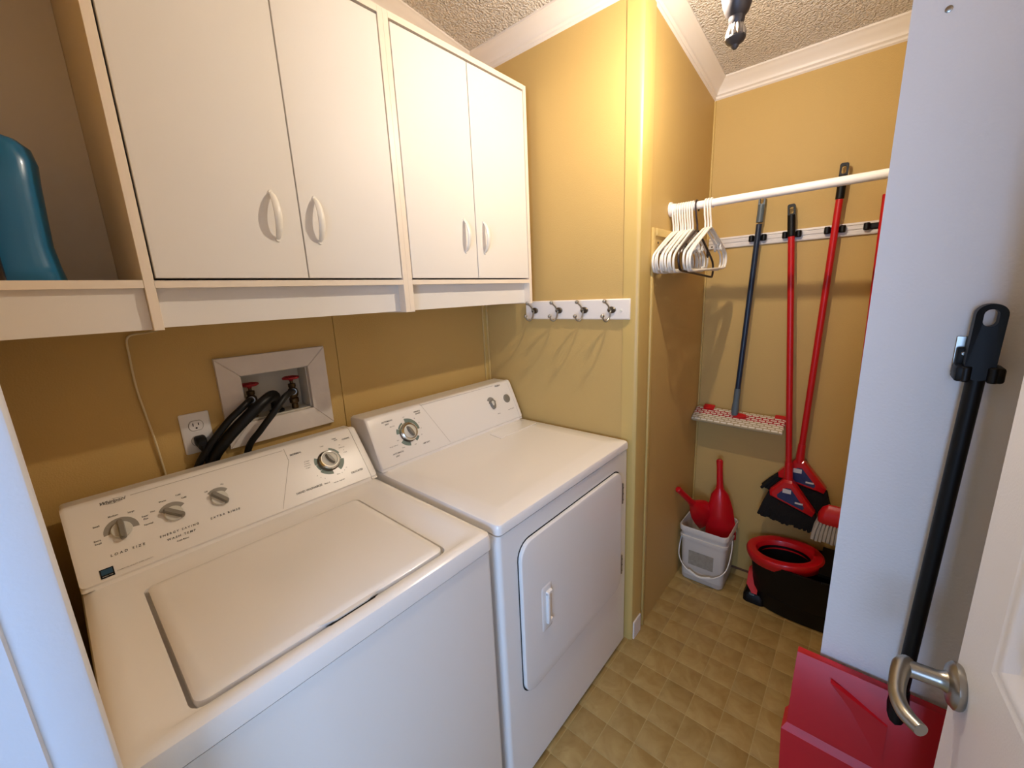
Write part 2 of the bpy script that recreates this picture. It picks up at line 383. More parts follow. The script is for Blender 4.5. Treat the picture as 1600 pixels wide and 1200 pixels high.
cabinet(X1, X2, 'white two-door wall cabinet above the washer, next to the open shelf', .5175, .458, .558)
cabinet(X2, X3, 'white two-door wall cabinet above the dryer, beside the yellow wall', 1.1165, 1.062, 1.155)
t = thing('open_shelf_unit', 'open white wall shelf unit holding the blue detergent bottle', 'shelf', (.1, 0, CB))
pbox('shelf', MELAE, t, XE+.002, X1-.0005, CABY, -.001, 1.526, 1.541); pbox('back_panel', MELA, t, XE+.002, X1-.0005, -.012, -.002, CB+.01, CT)
pbox('valance', MELA, t, XE+.002, X1-.0005, CABY+.012, CABY+.026, CB+.002, 1.526); pbox('top_panel', MELAE, t, XE+.002, X1-.0005, CABY, -.001, CT-.0165, CT)

# bottles on the open shelf
bt = thing('detergent_bottle', 'blue plastic laundry detergent bottle on the open shelf', 'bottle', (.046, -.22, 1.541))
bm = new(); lp = []
for z, hw, hd, ox in ((0, .052, .044, 0), (.004, .058, .048, 0), (.03, .054, .047, 0), (.065, .051, .045, 0), (.11, .053, .045, 0), (.17, .056, .047, 0), (.205, .059, .048, 0), (.23, .055, .045, 0), (.244, .045, .038, -.004), (.252, .026, .026, -.008), (.262, .024, .024, -.008)):
    lp.append([(.046+ox+x, -.22+y, 1.541+z) for x, y in rrect(-hw, hw, -hd, hd, hd*.75, 6)])
loft(bm, lp); b = obj('bottle_body', bm, BLUEB, bt, ang=60)
bm = new(); lathe(bm, [(.025, .258), (.028, .262), (.028, .305), (.025, .312), (.02, .314)], (.038, -.22, 1.541), n=24); obj('cap', bm, HANGW, bt)
bt = thing('cleaner_bottle', 'dark brown bottle with an olive cap at the left end of the shelf', 'bottle', (.010, -.297, 1.541))
bm = new(); lathe(bm, [(.018, 0), (.0205, .004), (.0205, .10), (.017, .125), (.010, .140), (.010, .150)], (.0095, -.297, 1.541), n=20); obj('bottle_body', bm, BROWNB, bt)
bm = new(); lathe(bm, [(.011, .146), (.020, .150), (.0265, .162), (.0265, .172), (.018, .184), (.008, .187)], (.0145, -.297, 1.541), n=20); obj('cap', bm, OLIVE, bt)

# ------------------------------------------------------------------ washer and dryer
class Face:
    def __init__(s, P0, P1):
        s.o = Vector((0, P0[0], P0[1])); s.v = Vector((0, P1[0]-P0[0], P1[1]-P0[1])); s.L = s.v.length; s.v.normalize()
        s.u = Vector((1, 0, 0)); s.n = s.u.cross(s.v)
    def __call__(s, u, v, n=0): return s.o+s.u*u+s.v*v+s.n*n
    def mx(s, u, v, n=.0006, rot=0):
        m = Matrix((s.u, s.v, s.n)).transposed().to_4x4(); m.translation = s(u, v, n); return m @ Matrix.Rotation(rot, 4, 'Z')
def arc(bm, F, cu, cv, r0, r1, a0, a1, n0=.0003, n1=.0008, k=18):
    a0, a1 = math.radians(a0), math.radians(a1)
    po = [(cu+r1*math.cos(a0+(a1-a0)*i/k), cv+r1*math.sin(a0+(a1-a0)*i/k)) for i in range(k+1)]
    pi_ = [(cu+r0*math.cos(a0+(a1-a0)*i/k), cv+r0*math.sin(a0+(a1-a0)*i/k)) for i in range(k, -1, -1)]
    n = 2*(k+1); a = [bm.verts.new(F(x, y, n1)) for x, y in po+pi_]
    for i in range(k): bm.faces.new((a[i], a[i+1], a[n-2-i], a[n-1-i]))
def console(t, F, x0, x1, ytop_back):
    top = F(0, F.L); bot = F(0, 0)
    lip = F(0, .014)
    def prof(o=0):
        Ft = F.L
        pts = [F(0, .000, -.006), F(0, .012, -.004), F(0, .015, o), F(0, Ft*.5, o+.0008), F(0, Ft-.016, o), F(0, Ft-.007, -.003+o), F(0, Ft-.001, -.011+o), F(0, Ft+.001, -.022+o)]
        yb = -.048
        pts += [Vector((0, yb-.012, pts[-1].z)), Vector((0, yb-.002, pts[-1].z-.006)), Vector((0, yb, pts[-1].z-.016)), Vector((0, yb, .9165))]
        return pts
    def ext(a, b, p): return [[Vector((a, q.y, q.z)) for q in p], [Vector((b, q.y, q.z)) for q in p]]
    bm = new(); loft(bm, ext(x0+.0205, x1-.0215, prof())); c = obj('console', bm, PLAST, t, ang=40)
    c0 = prof(0); ctr = sum((p for p in c0), Vector())/len(c0)
    for xa, xb in ((x0+.0205, x0), (x1-.020, x1)):
        s = 1 if xb > xa else -1; bm = new(); lp = []
        for f, sc in ((0, 1), (.012, 1), (.017, .985), (.020, .945)):
            lp.append([Vector((xa+s*f, ctr.y+(q.y-ctr.y)*sc, max(.9165, ctr.z+(q.z-ctr.z)*sc))) for q in c0])
        loft(bm, lp); obj('end_cap', bm, PLAST, t, ang=50)
    bm = new(); loft(bm, ext(x0+.003, x1-.003, [F(0, -.0, -.008), F(0, .001, -.0085), F(0, .001, -.03), F(0, -.0, -.03)])); bm.free()
    return c
def lettering(par, F, s, u, v, size, m=INK, shear=0, rot=0, space=1, align='CENTER'):
    obj('lettering', text_bm(s, size, F.mx(u, v, .0012, rot), shear, align, space), m, par, flat=True)
def logo(par, F, u, v, k=1):
    lettering(par, F, 'Whirlpool', u, v, .0105*k, INK, .35)
    bm = new()
    P = [F(u+.017*k*math.cos(a)+.003*k, v+.0055*k*math.sin(a), .0012) for a in [math.radians(q) for q in range(-170, 110, 14)]]
    tube(bm, P, .00035*k, 4); obj('logo_swoosh', bm, GREYL, par)
def dial(par, F, u, v, R=.0335):
    c = F(u, v); bm = new(); lathe(bm, [(R, 0), (R, .002), (R*.93, .003)], c, F.n, 40); d = obj('timer_dial', bm, DKMET, par)
    bm = new(); lathe(bm, [(R*.94, .001), (R*.92, .012), (R*.80, .016), (R*.70, .0155), (R*.66, .012)], c, F.n, 40); obj('dial_ring', bm, CHROME, d)
    bm = new(); lathe(bm, [(R*.66, .001), (R*.66, .0135), (R*.60, .0145)], c, F.n, 32); obj('dial_face', bm, KNOBW, d)
    a = math.radians(112); e = F.u*math.cos(a)+F.v*math.sin(a); g = F.n.cross(e)
    bm = new(); lp = []
    for h, s in ((.013, 1), (.022, .95), (.026, .80)):
        lp.append([c+F.n*h+e*x*s+g*y*(s if s == 1 else s*.75) for x, y in ell(0, 0, R*.60, R*.22, 20)])
    loft(bm, lp); obj('dial_grip', bm, KNOBG, d)
def knob(par, F, u, v, ang, a0, a1, R=.0185):
    c = F(u, v); bm = new(); arc(bm, F, u, v, R*1.02, R*1.62, a0, a1); obj('knob_scale', bm, GREYL, par, flat=True)
    bm = new(); lathe(bm, [(R, 0), (R*.98, .006), (R*.93, .008)], c, F.n, 32); d = obj('control_knob', bm, KNOBW, par)
    a = math.radians(ang); e = F.u*math.cos(a)+F.v*math.sin(a); g = F.n.cross(e)
    bm = new(); lp = []
    for h, s, q in ((.004, 1, 1), (.016, .98, .9), (.019, .9, .6)):
        lp.append([c+F.n*h+e*x*s+g*y*q for x, y in rrect(-R*1.22, R*1.22, -R*.34, R*.34, R*.3, 4)])
    loft(bm, lp); obj('knob_grip', bm, KNOBG, d)

# --- washer
WX0, WX1, WF = 0.0, .6845, -.7585
ws = thing('washing_machine', 'white top-loading washer with a shut lid, under the wall shelf', 'washing machine', (.342, -.4, 0))
bm = new(); lp = []
def yz(x0, x1, y0, y1, r): return rrect(x0, x1, y0, y1, r, 4)
loft(bm, [at(yz(WX0+.004, WX1-.004, WF+.006, -.04, .012), .02), at(yz(WX0+.004, WX1-.004, WF+.006, -.04, .012), .862)]); obj('cabinet_body', bm, ENAM, ws)
LX0, LX1, LY0, LY1 = .093, .566, -.716, -.310
bm = new(); Z = .914
R_ = lambda d, r: rrect(WX0+d, WX1-d, WF+d, -.036-d, r, 5)
lid = lambda g, r: rrect(LX0-g, LX1+g, LY0-g, LY1+g, r, 5)
loft(bm, [at(R_(.004, .014), .866), at(R_(0, .018), .869), at(R_(0, .018), Z-.016), at(R_(.003, .018), Z-.006), at(R_(.010, .018), Z-.001), at(R_(.018, .016), Z),
          at(rrect(WX0+.036, WX1-.044, WF+.026, -.256, .03, 5), Z+.0005), at(rrect(WX0+.044, WX1-.052, WF+.032, -.262, .03, 5), Z-.0035),
          at(lid(.010, .022), Z-.005), at(lid(.006, .020), Z-.006), at(lid(.005, .020), Z-.022)], True, True); obj('top_deck', bm, ENAM, ws)
bm = new()
loft(bm, [at(lid(-.0015, .018), Z-.018), at(lid(0, .018), Z-.010), at(lid(-.001, .018), Z-.003), at(lid(-.006, .018), Z+.0005), at(lid(-.02, .016), Z+.0015)]); ld_ = obj('lid', bm, ENAM, ws)
# dark finger recess with the lid's lift lip over it
bm = new(); poly = [(.285, LY0-.004), (.300, LY0-.012), (.375, LY0-.012), (.392, LY0-.004)]
loft(bm, [[(x, y, Z-.0046) for x, y in poly], [(x, y, Z-.0042) for x, y in poly]]); obj('finger_recess', bm, DARKGAP, ld_)
bm = new(); poly = [(.272, LY0+.004), (.292, LY0-.002), (.305, LY0-.006), (.368, LY0-.006), (.384, LY0-.002), (.402, LY0+.004)]
loft(bm, [[(x, y, Z-.004) for x, y in poly], [(x, y, Z-.001) for x, y in poly]]); obj('lid_lip', bm, ENAM, ld_)
bm = new(); box(bm, WX0+.03, WX1-.03, WF+.03, -.08, .0, .03); obj('base', bm, DARKGAP, ws)
FW = Face((-.245, .914), (-.115, 1.075))
cs = console(ws, FW, WX0+.001, WX1, 0)
# control panel print
knob(cs, FW, .085, .111, 88, -5, 185); knob(cs, FW, .178, .108, 140, 35, 150); knob(cs, FW, .272, .108, 128, 40, 135)
dial(cs, FW, .562, .111)
bm = new()
for a0, a1, r1 in ((20, 70, .043), (-8, 20, .039), (-60, -9, .046), (215, 268, .045), (150, 182, .043), (183, 214, .041)): arc(bm, FW, .562, .111, .0335, r1, a0, a1)
obj('dial_scale', bm, GREENP, cs, flat=True)
logo(cs, FW, .083, .184, 1)
for s, u, v, sz, sp in (('LOAD SIZE', .085, .062, .0075, 1.7), ('ENERGY SAVING', .178, .064, .0072, 1.5), ('WASH TEMP', .178, .051, .0072, 1.5), ('EXTRA RINSE', .272, .064, .0072, 1.6)): lettering(cs, FW, s, u, v, sz, INK, .15, 0, sp)
for s, u, v in (('Cold Rinse', .178, .040), ('Small', .048, .136), ('Medium', .078, .149), ('Large', .108, .146), ('Super', .128, .125), ('Plus', .128, .118), ('Extra', .044, .104), ('Small', .044, .097), ('Normal', .130, .104),
                ('Hot', .143, .130), ('Warm', .165, .147), ('Cold', .196, .151), ('Cold', .205, .140), ('Off', .250, .136), ('On', .287, .143)): lettering(cs, FW, s, u, v, .0052)
for s, u, v, sz in (('NORMAL', .482, .165, .008), ('HAND WASHABLES', .478, .046, .0085), ('DELICATES', .628, .048, .008), ('CASUAL', .640, .165, .007), ('Heavy', .604, .176, .0055), ('Soak', .608, .170, .0055), ('Rinse 4', .530, .045, .0055), ('Pull On - Push Off', .565, .038, .0045)): lettering(cs, FW, s, u, v, sz, INK, .1)
for i, (s, u, v) in enumerate((('12 Super', .502, .131), ('9 Heavy', .500, .124), ('7 Normal', .499, .117), ('4 Light', .498, .110), ('8', .513, .077), ('6', .520, .068), ('4', .530, .061), ('10', .612, .150), ('8 Normal', .616, .140), ('6', .618, .130), ('4 Spin', .620, .121), ('10', .602, .071), ('8', .594, .065), ('6', .584, .060), ('Rinse', .572, .060), ('2 Spin', .560, .163))): lettering(cs, FW, s, u, v, .0046, GREYL)
def line(par, F, u0, v0, u1, v1, wd=.0006, m=FAINT):
    bm = new(); d = Vector((u1-u0, v1-v0)); p = Vector((-d.y, d.x)).normalized()*wd
    q = [F(u0+p.x, v0+p.y, .0011), F(u0-p.x, v0-p.y, .0011), F(u1-p.x, v1-p.y, .0011), F(u1+p.x, v1+p.y, .0011)]
    bm.faces.new([bm.verts.new(x) for x in q]); obj('printed_line', bm, m, par, flat=True)
line(cs, FW, .115, .186, .452, .186); line(cs, FW, .457, .190, .457, .150); line(cs, FW, .457, .150, .396, .020)
bm = new()
q = [(.034, .020), (.056, .020), (.056, .040), (.034, .040)]; bm.faces.new([bm.verts.new(FW(a, b, .0011)) for a, b in q]); eb = obj('energy_badge', bm, BLACKP, cs, flat=True)
bm = new(); q = [(.036, .027), (.054, .027), (.054, .038), (.036, .038)]; bm.faces.new([bm.verts.new(FW(a, b, .0015)) for a, b in q]); obj('badge_field', bm, mat('badge_blue', '1c4a66', .5), eb, flat=True)
lettering(eb, FW, 'energy', .043, .033, .0050, LABELW, .3); lettering(eb, FW, 'ENERGY STAR', .045, .0235, .0026, LABELW)
lettering(cs, FW, 'COMMERCIAL QUALITY  SUPER CAPACITY', .090, .026, .0032, FAINT)

# --- dryer
DX0, DX1, DF = .7075, 1.452, -.7570
dy = thing('clothes_dryer', 'white front-loading dryer with a square hamper door, beside the washer', 'dryer', (1.08, -.4, 0))
bm = new(); B = lambda d, r=.012: rrect(DX0+.002+d, DX1-.002-d, DF+.004+d, -.04, r, 4)
loft(bm, [at(B(0), .018), at(B(0), .879)]); bd = obj('cabinet_body', bm, ENAM, dy)
bm = new(); Rd = lambda d, r: rrect(DX0+d, DX1-d, DF+d, -.036, r, 5)
loft(bm, [at(Rd(.003, .010), .883), at(Rd(0, .014), .885), at(Rd(0, .014), Z-.010), at(Rd(.003, .014), Z-.003), at(Rd(.009, .014), Z), at(Rd(.05, .02), Z), at(Rd(.055, .02), Z+.0012), at(Rd(.075, .02), Z+.0012)]); obj('top_deck', bm, ENAM, dy)
bm = new(); box(bm, DX0+.03, DX1-.03, DF+.03, -.08, 0, .03); obj('base', bm, DARKGAP, dy)
# lint screen flap
bm = new(); poly = [(1.195, -.258), (1.182, -.334), (1.418, -.334), (1.430, -.258)]
def shr(p, d):
    c = Vector((sum(x for x, _ in p)/4, sum(y for _, y in p)/4)); return [(c.x+(x-c.x)*(1-d), c.y+(y-c.y)*(1-d)) for x, y in p]
loft(bm, [at(poly, Z+.0008), at(poly, Z+.0016)]); lf = obj('lint_flap_seam', bm, FAINT, dy)
bm = new(); loft(bm, [at(shr(poly, .015), Z+.001), at(shr(poly, .015), Z+.0028), at(shr(poly, .05), Z+.004)]); obj('lint_flap', bm, ENAM, dy)
FD = Face((-.233, .914), (-.150, 1.097))
cs = console(dy, FD, DX0+.001, DX1-.001, 0)
dial(cs, FD, .851, .109, .036)
bm = new()
for a0, a1, r1 in ((0, 92, .050), (-62, -35, .046), (215, 262, .050), (152, 176, .048), (110, 150, .042)): arc(bm, FD, .851, .109, .036, r1, a0, a1)
obj('dial_scale', bm, GREENP, cs, flat=True)
bm = new(); arc(bm, FD, 1.290, .118, .012, .024, 30, 150); obj('knob_scale', bm, GREYL, cs, flat=True)
c = FD(1.292, .112); bm = new(); lp = []
drop = [(.018*math.sin(a)*(1 if a < PI*.5 or a > PI*1.5 else .75), .018*math.cos(a)*(1 if a < PI*.5 or a > PI*1.5 else 1.5)) for a in [2*PI*i/24 for i in range(24)]]
for h, s in ((0, 1), (.010, .95), (.013, .8)): lp.append([c+FD.n*h+FD.u*x*s+FD.v*y*s for x, y in drop])
loft(bm, lp); k = obj('control_knob', bm, KNOBG, cs)
bm = new(); loft(bm, [[c+FD.n*.0125+FD.u*(x*.5-.004)+FD.v*(y*.5+.002) for x, y in drop], [c+FD.n*.0150+FD.u*(x*.42-.004)+FD.v*(y*.42+.002) for x, y in drop]]); obj('knob_grip', bm, KNOBW, k)
bm = new(); lathe(bm, [(.0195, 0), (.019, .004), (.016, .006), (.008, .0068)], FD(1.389, .114), FD.n, 32); obj('start_button', bm, KNOBG, cs)
logo(cs, FD, 1.360, .182, .8)
line(cs, FD, .936, .190, 1.333, .187); line(cs, FD, .932, .198, .939, .190); line(cs, FD, .939, .190, 1.010, .020)
for s, u, v, sz in (('AUTOMATIC', .784, .167, .0075), ('DRY', .780, .157, .0075), ('WRINKLE', .912, .172, .0065), ('GUARD', .914, .164, .0065), ('AIR DRY', .908, .051, .008), ('AUTOMATIC', .786, .050, .0075), ('DRY', .780, .040, .0075), ('SIGNAL', 1.312, .060, .0055), ('PUSH TO START', 1.394, .062, .0055)): lettering(cs, FD, s, u, v, sz, INK if sz > .006 else GREYL, .1)
for s, u, v in (('OFF', .851, .165), ('More Dry', .797, .145), ('Energy Preferred', .778, .077), ('Less', .800, .092), ('80', .893, .150), ('60', .905, .130), ('40', .906, .108), ('20', .900, .085), ('OFF', .862, .058), ('Damp', .812, .062)): lettering(cs, FD, s, u, v, .0048, GREYL)
# hamper door on the front
dF = lambda x, z, y: (x, DF+.004+y, z)
DXa, DXb, DZa, DZb = .780, 1.384, .318, .820
def drect(d, r): return rrect(DXa+d, DXb-d, DZa+d, DZb-d, r, 6)
bm = new(); loft(bm, [[dF(x, z, -.0004) for x, z in drect(-.004, .052)], [dF(x, z, -.0010) for x, z in drect(-.004, .052)]]); obj('door_seam', bm, DARKGAP, dy)
bm = new(); loft(bm, [[dF(x, z, 0) for x, z in drect(0, .05)], [dF(x, z, -.008) for x, z in drect(0, .05)], [dF(x, z, -.0115) for x, z in drect(.003, .048)], [dF(x, z, -.013) for x, z in drect(.010, .044)]]); dd = obj('dryer_door', bm, ENAM, dy)
bm = new(); yF = DF+.004-.013
loft(bm, [[(x, yF, z) for x, z in rrect(.862, .912, .485, .638, .008, 3)], [(x, yF-.0015, z) for x, z in rrect(.864, .910, .487, .636, .008, 3)], [(x, yF-.003, z) for x, z in rrect(.872, .904, .496, .628, .006, 3)]]); hd = obj('door_pull', bm, ENAM, dd)
bm = new(); box(bm, .880, .892, yF-.012, yF, .512, .616, .004, 2); box(bm, .880, .905, yF-.010, yF, .606, .618, .002); box(bm, .880, .905, yF-.010, yF, .508, .520, .002); obj('pull_bar', bm, ENAM, hd)
for z0, z1 in ((.676, .760), (.368, .452)):
    bm = new(); box(bm, DXb+.002, DXb+.010, DF-.008, DF+.004, z0, z1, .001); h = obj('hinge', bm, NICKEL, dy)
    for f in (.2, .5, .8):
        bm = new(); lathe(bm, [(.0028, 0), (.002, .0015)], (DXb+.006, DF-.008, z0+(z1-z0)*f), (0, -1, 0), 8); obj('hinge_screw', bm, DKMET, h)

# ------------------------------------------------------------------ valve box, outlet, hoses
vb = thing('washer_valve_box', 'white framed recessed water valve box in the wall behind the washer', 'valve box', (.51, 0, 1.07))
FX0, FX1, FZ0, FZ1 = .354, .668, 1.070, 1.340
def frame_piece(a, b, c, d):
    bm = new(); q = [a, b, c, d]; loft(bm, [[(x, 0, z) for x, z in q], [(x, -.012, z) for x, z in q], [(x+(sum(p[0] for p in q)/4-x)*.012, -.0145, z+(sum(p[1] for p in q)/4-z)*.04) for x, z in q]]); return obj('frame_strip', bm, BOXW, vb, ang=20)
o1, o2, o3, o4 = (FX0, FZ1), (FX1, FZ1), (FX1, FZ0), (FX0, FZ0); i1, i2, i3, i4 = (BX0, BZ1), (BX1, BZ1), (BX1, BZ0), (BX0, BZ0)
frame_piece(o1, o2, i2, i1); frame_piece(o2, o3, i3, i2); frame_piece(o3, o4, i4, i3); frame_piece(o4, o1, i1, i4)
bm = new(); g = .0005
for a in ((BX0+g, BX0+.004, .0, .07, BZ0, BZ1), (BX1-.004, BX1-g, .0, .07, BZ0, BZ1), (BX0, BX1, .0, .07, BZ1-.004, BZ1-g), (BX0, BX1, .0, .07, BZ0+g, BZ0+.004), (BX0, BX1, .066, .07, BZ0, BZ1)): box(bm, *a)
obj('box_liner', bm, BOXIN, vb)
bm = new(); lathe(bm, [(.022, 0), (.022, .006), (.018, .008)], (.508, .03, BZ0+.004), n=24); obj('drain_collar', bm, BLACKR, vb)
for x in (.440, .562):
    bm = new(); y = .022
    lathe(bm, [(.010, BZ0), (.010, 1.160), (.0145, 1.163), (.0145, 1.176), (.011, 1.180), (.015, 1.186), (.0165, 1.196), (.014, 1.207), (.009, 1.212), (.0115, 1.216), (.0115, 1.226), (.005, 1.228), (.005, 1.238)], (x, y, 0), n=14)
    v = obj('valve', bm, BRASS, vb)
    bm = new(); lathe(bm, [(.0085, 0), (.0085, .018), (.0105, .019), (.0105, .032)], (x, y-.008, 1.200), (-.35, -.85, .15), 12); obj('hose_coupling', bm, NICKEL, v)
    bm = new(); rim = []
    for i in range(48): a = 2*PI*i/48; rr = .021+.0018*math.cos(6*a); rim.append(Vector((x+rr*math.cos(a), y+rr*math.sin(a), 1.246)))
    tube(bm, rim+[rim[0], rim[1]], .0042, 8, caps=False); lathe(bm, [(.006, 1.236), (.007, 1.240), (.007, 1.248), (.004, 1.251)], (x, y, 0), n=12)
    for i in range(5): a = 2*PI*i/5; tube(bm, [(x, y, 1.243), (x+.02*math.cos(a), y+.02*math.sin(a), 1.246)], .003, 6)
    obj('valve_wheel', bm, REDV, v)
def hose(name, P, r, label, n=12, m=BLACKR):
    bm = new(); tube(bm, spline(P, 8), r, n); return tag(obj(name, bm, m), label, 'hose')
hose('drain_hose', [(.508, .028, 1.150), (.503, .012, 1.185), (.485, -.025, 1.208), (.445, -.055, 1.198), (.395, -.058, 1.163), (.340, -.040, 1.108), (.300, -.024, 1.050), (.275, -.022, .95)], .0165, 'thick black drain hose arching out of the valve box')
hose('inlet_hose', [(.428, -.012, 1.205), (.412, -.040, 1.206), (.386, -.050, 1.190), (.350, -.046, 1.160), (.298, -.036, 1.100), (.262, -.026, 1.040), (.235, -.02, .95)], .0095, 'thin black hose from the valve nearer the electrical outlet')
hose('inlet_hose', [(.550, -.012, 1.205), (.527, -.048, 1.210), (.500, -.072, 1.203), (.462, -.086, 1.170), (.424, -.066, 1.120), (.392, -.032, 1.062), (.37, -.02, .95)], .0095, 'thin black hose crossing the frame from the valve on the dryer side')
ot = thing('electrical_outlet', 'white duplex wall outlet beside the valve box', 'outlet', (.285, 0, 1.085))
bm = new(); loft(bm, [[(x, 0, z) for x, z in rrect(.251, .320, 1.083, 1.198, .004, 3)], [(x, -.003, z) for x, z in rrect(.251, .320, 1.083, 1.198, .004, 3)], [(x, -.0055, z) for x, z in rrect(.254, .317, 1.086, 1.195, .004, 3)]]); obj('cover_plate', bm, PLATEW, ot)
for z in (1.162, 1.118):
    bm = new(); e = [(.2855+.0165*math.cos(a), max(-.0135, min(.0135, .0165*math.sin(a)))) for a in [2*PI*i/28 for i in range(28)]]
    loft(bm, [[(x, -.005, z+q) for x, q in e], [(x, -.0075, z+q) for x, q in e]]); rc = obj('receptacle', bm, PLATEW, ot)
    bm = new(); box(bm, .278, .280, -.0082, -.007, z-.001, z+.008); box(bm, .2905, .2925, -.0082, -.007, z, z+.007); lathe(bm, [(.0025, 0), (.0025, .0012)], (.2855, -.007, z-.007), (0, -1, 0), 8); obj('slot', bm, DARKGAP, rc)
    bm = new(); P = [Vector((.2855+.0172*math.cos(a), -.0058, z+max(-.0142, min(.0142, .0172*math.sin(a))))) for a in [2*PI*i/28 for i in range(30)]]; tube(bm, P, .0005, 4, caps=False); obj('receptacle_edge', bm, KNOBG, rc)
bm = new(); lathe(bm, [(.003, 0), (.002, .001)], (.2855, -.0055, 1.140), (0, -1, 0), 10); obj('screw', bm, PLATEW, ot)
pc = thing('power_cord', 'black three-prong plug and cord in the outlet', 'power cord', (.286, -.02, 1.118))
bm = new(); lp = []
for y, a, b, dz in ((-.008, .013, .012, 0), (-.016, .0135, .0125, -.001), (-.028, .0125, .012, -.004), (-.036, .010, .011, -.012)): lp.append([(x, y, z+dz) for x, z in rrect(.2865-a, .2865+a, 1.120-b, 1.120+b, .005, 3)])
loft(bm, lp); obj('plug', bm, BLACKP, pc)
bm = new(); tube(bm, spline([(.287, -.030, 1.108), (.288, -.034, 1.085), (.289, -.030, 1.06), (.300, -.012, 1.0), (.31, -.008, .95)]), [.009, .0065, .005, .0045, .0045], 10); obj('cord', bm, BLACKP, pc)
bm = new(); tube(bm, spline([(.235, -.16, 1.447), (.245, -.08, 1.437), (.225, -.02, 1.428), (.19, -.006, 1.420), (.1845, -.005, 1.37), (.183, -.006, 1.294), (.187, -.005, 1.233), (.194, -.007, 1.144), (.198, -.006, 1.054), (.2, -.01, .93)]), .0026, 8)
tag(obj('thin_cable', bm, WIRE), 'thin cream cable hanging down the wall left of the outlet', 'cable')

# ------------------------------------------------------------------ hook rail
hr = thing('coat_hook_rail', 'white board with four metal double hooks on the niche wall', 'hook rail', (XR, -.5, 1.41))
bm = new(); lp = []
for d, i in ((0, 0), (.010, 0), (.015, .004)): lp.append([(XR-d, y, z) for y, z in rrect(-.748+i, -.266-i, 1.374+i, 1.450-i, .002, 2)])
loft(bm, lp); obj('board', bm, CROWN, hr)
for hy_ in (-.318, -.442, -.561, -.678):
    x = XR-.015; z = 1.410
    bm = new(); lathe(bm, [(1, 0), (1, .003), (.8, .006), (.3, .007)], (0, 0, 0), (1, 0, 0), 24)
    for v in bm.verts: v.co = Vector((x-v.co.x, hy_+v.co.y*.017, z+v.co.z*.0125))
    h = obj('hook', bm, DKMET, hr)
    up_ = [(x-.005, hy_, z), (x-.016, hy_+.001, z+.004), (x-.024, hy_+.002, z+.016), (x-.036, hy_+.004, z+.026), (x-.046, hy_+.005, z+.033)]
    lo_ = [(x-.005, hy_, z), (x-.012, hy_, z-.010), (x-.018, hy_+.001, z-.028), (x-.032, hy_+.004, z-.040), (x-.048, hy_+.007, z-.034), (x-.056, hy_+.008, z-.020)]
    for P in (up_, lo_):
        bm = new(); tube(bm, spline(P, 5), .0034, 8); ball(bm, P[-1], .0078); obj('prong', bm, NICKEL, h)
for sy in (-.715,):
    bm = new(); lathe(bm, [(.0055, 0), (.004, .003)], (XR-.015, sy, 1.407), (-1, 0, 0), 12); obj('screw_cap', bm, KNOBW, hr)

# ------------------------------------------------------------------ closet rod and hangers
RX, RZ = 1.745, 1.777
rd = thing('closet_rod', 'white metal closet rod running across the alcove', 'closet rod', (RX, -1.3, RZ))
bm = new(); lathe(bm, [(.0140, 0), (.0140, YP-YE-.002)], (RX, YE+.001, RZ), (0, 1, 0), 20); obj('rod', bm, RODW, rd)
bm = new(); lathe(bm, [(.027, 0), (.027, .006), (.021, .008), (.020, .020), (.0165, .021)], (RX, YP-.001, RZ), (0, -1, 0), 24); obj('rod_socket', bm, RODW, rd)
def hanger_mesh(nm, m, narrow=1):
    bm = new(); H = []
    for i in range(15): a = math.radians(-40+i*17); H.append((.0195*math.cos(a)*1.0, 0, .0005+.0185*math.sin(a)))
    # hook centre lies in the rod's axis; stem falls from the far side to the neck
    H = [(p[0], 0, p[2]-.003) for p in H]
    H += [(-.012, 0, -.040), (-.002, 0, -.062), (0, 0, -.085)]
    tube(bm, spline(H, 2), .0034, 8)
    W = .195*narrow
    B = [(0, 0, -.084), (.03, 0, -.094), (W*.55, 0, -.130), (W*.90, 0, -.165), (W*1.0, 0, -.182), (W*1.02, 0, -.205), (W*.97, 0, -.226), (W*.88, 0, -.234), (W*.5, 0, -.2345), (0, 0, -.2345)]
    tube(bm, spline(B, 4), .0042, 8); tube(bm, spline([(-x, y, z) for x, y, z in B], 4), .0042, 8)
    for s in (-1, 1): tube(bm, spline([(s*W*.62, 0, -.140), (s*W*.60, 0, -.160), (s*W*.66, 0, -.164), (s*W*.68, 0, -.152)], 3), .0028, 6)
    return obj(nm, bm, m)
hg = hanger_mesh('clothes_hanger', HANGW); hb = hanger_mesh('clothes_hanger', HANGB)
YS = [-.789-.0090*i for i in range(9)]+[-.906, -.9155, -.925]
fi = True
for i, y in enumerate(YS):
    o = hg if fi else hg.copy()
    if not fi: COL.objects.link(o)
    fi = False; o.location = (RX, y, RZ)
    o.rotation_euler = (0, random.uniform(-.05, .05), .0+(-.04 if i > 8 else 0))
    tag(o, 'white plastic hanger in the tight bunch of nine against the wall end of the rod' if i < 9 else 'white plastic hanger among the three in front of the dark hanger', 'hanger', 'white hangers on the closet rod')
hb.location = (RX, -.874, RZ); hb.scale = (1.04, 1, 1.07); hb.rotation_euler = (-.07, .06, 0)
tag(hb, 'single dark brown plastic hanger among the white ones', 'hanger')

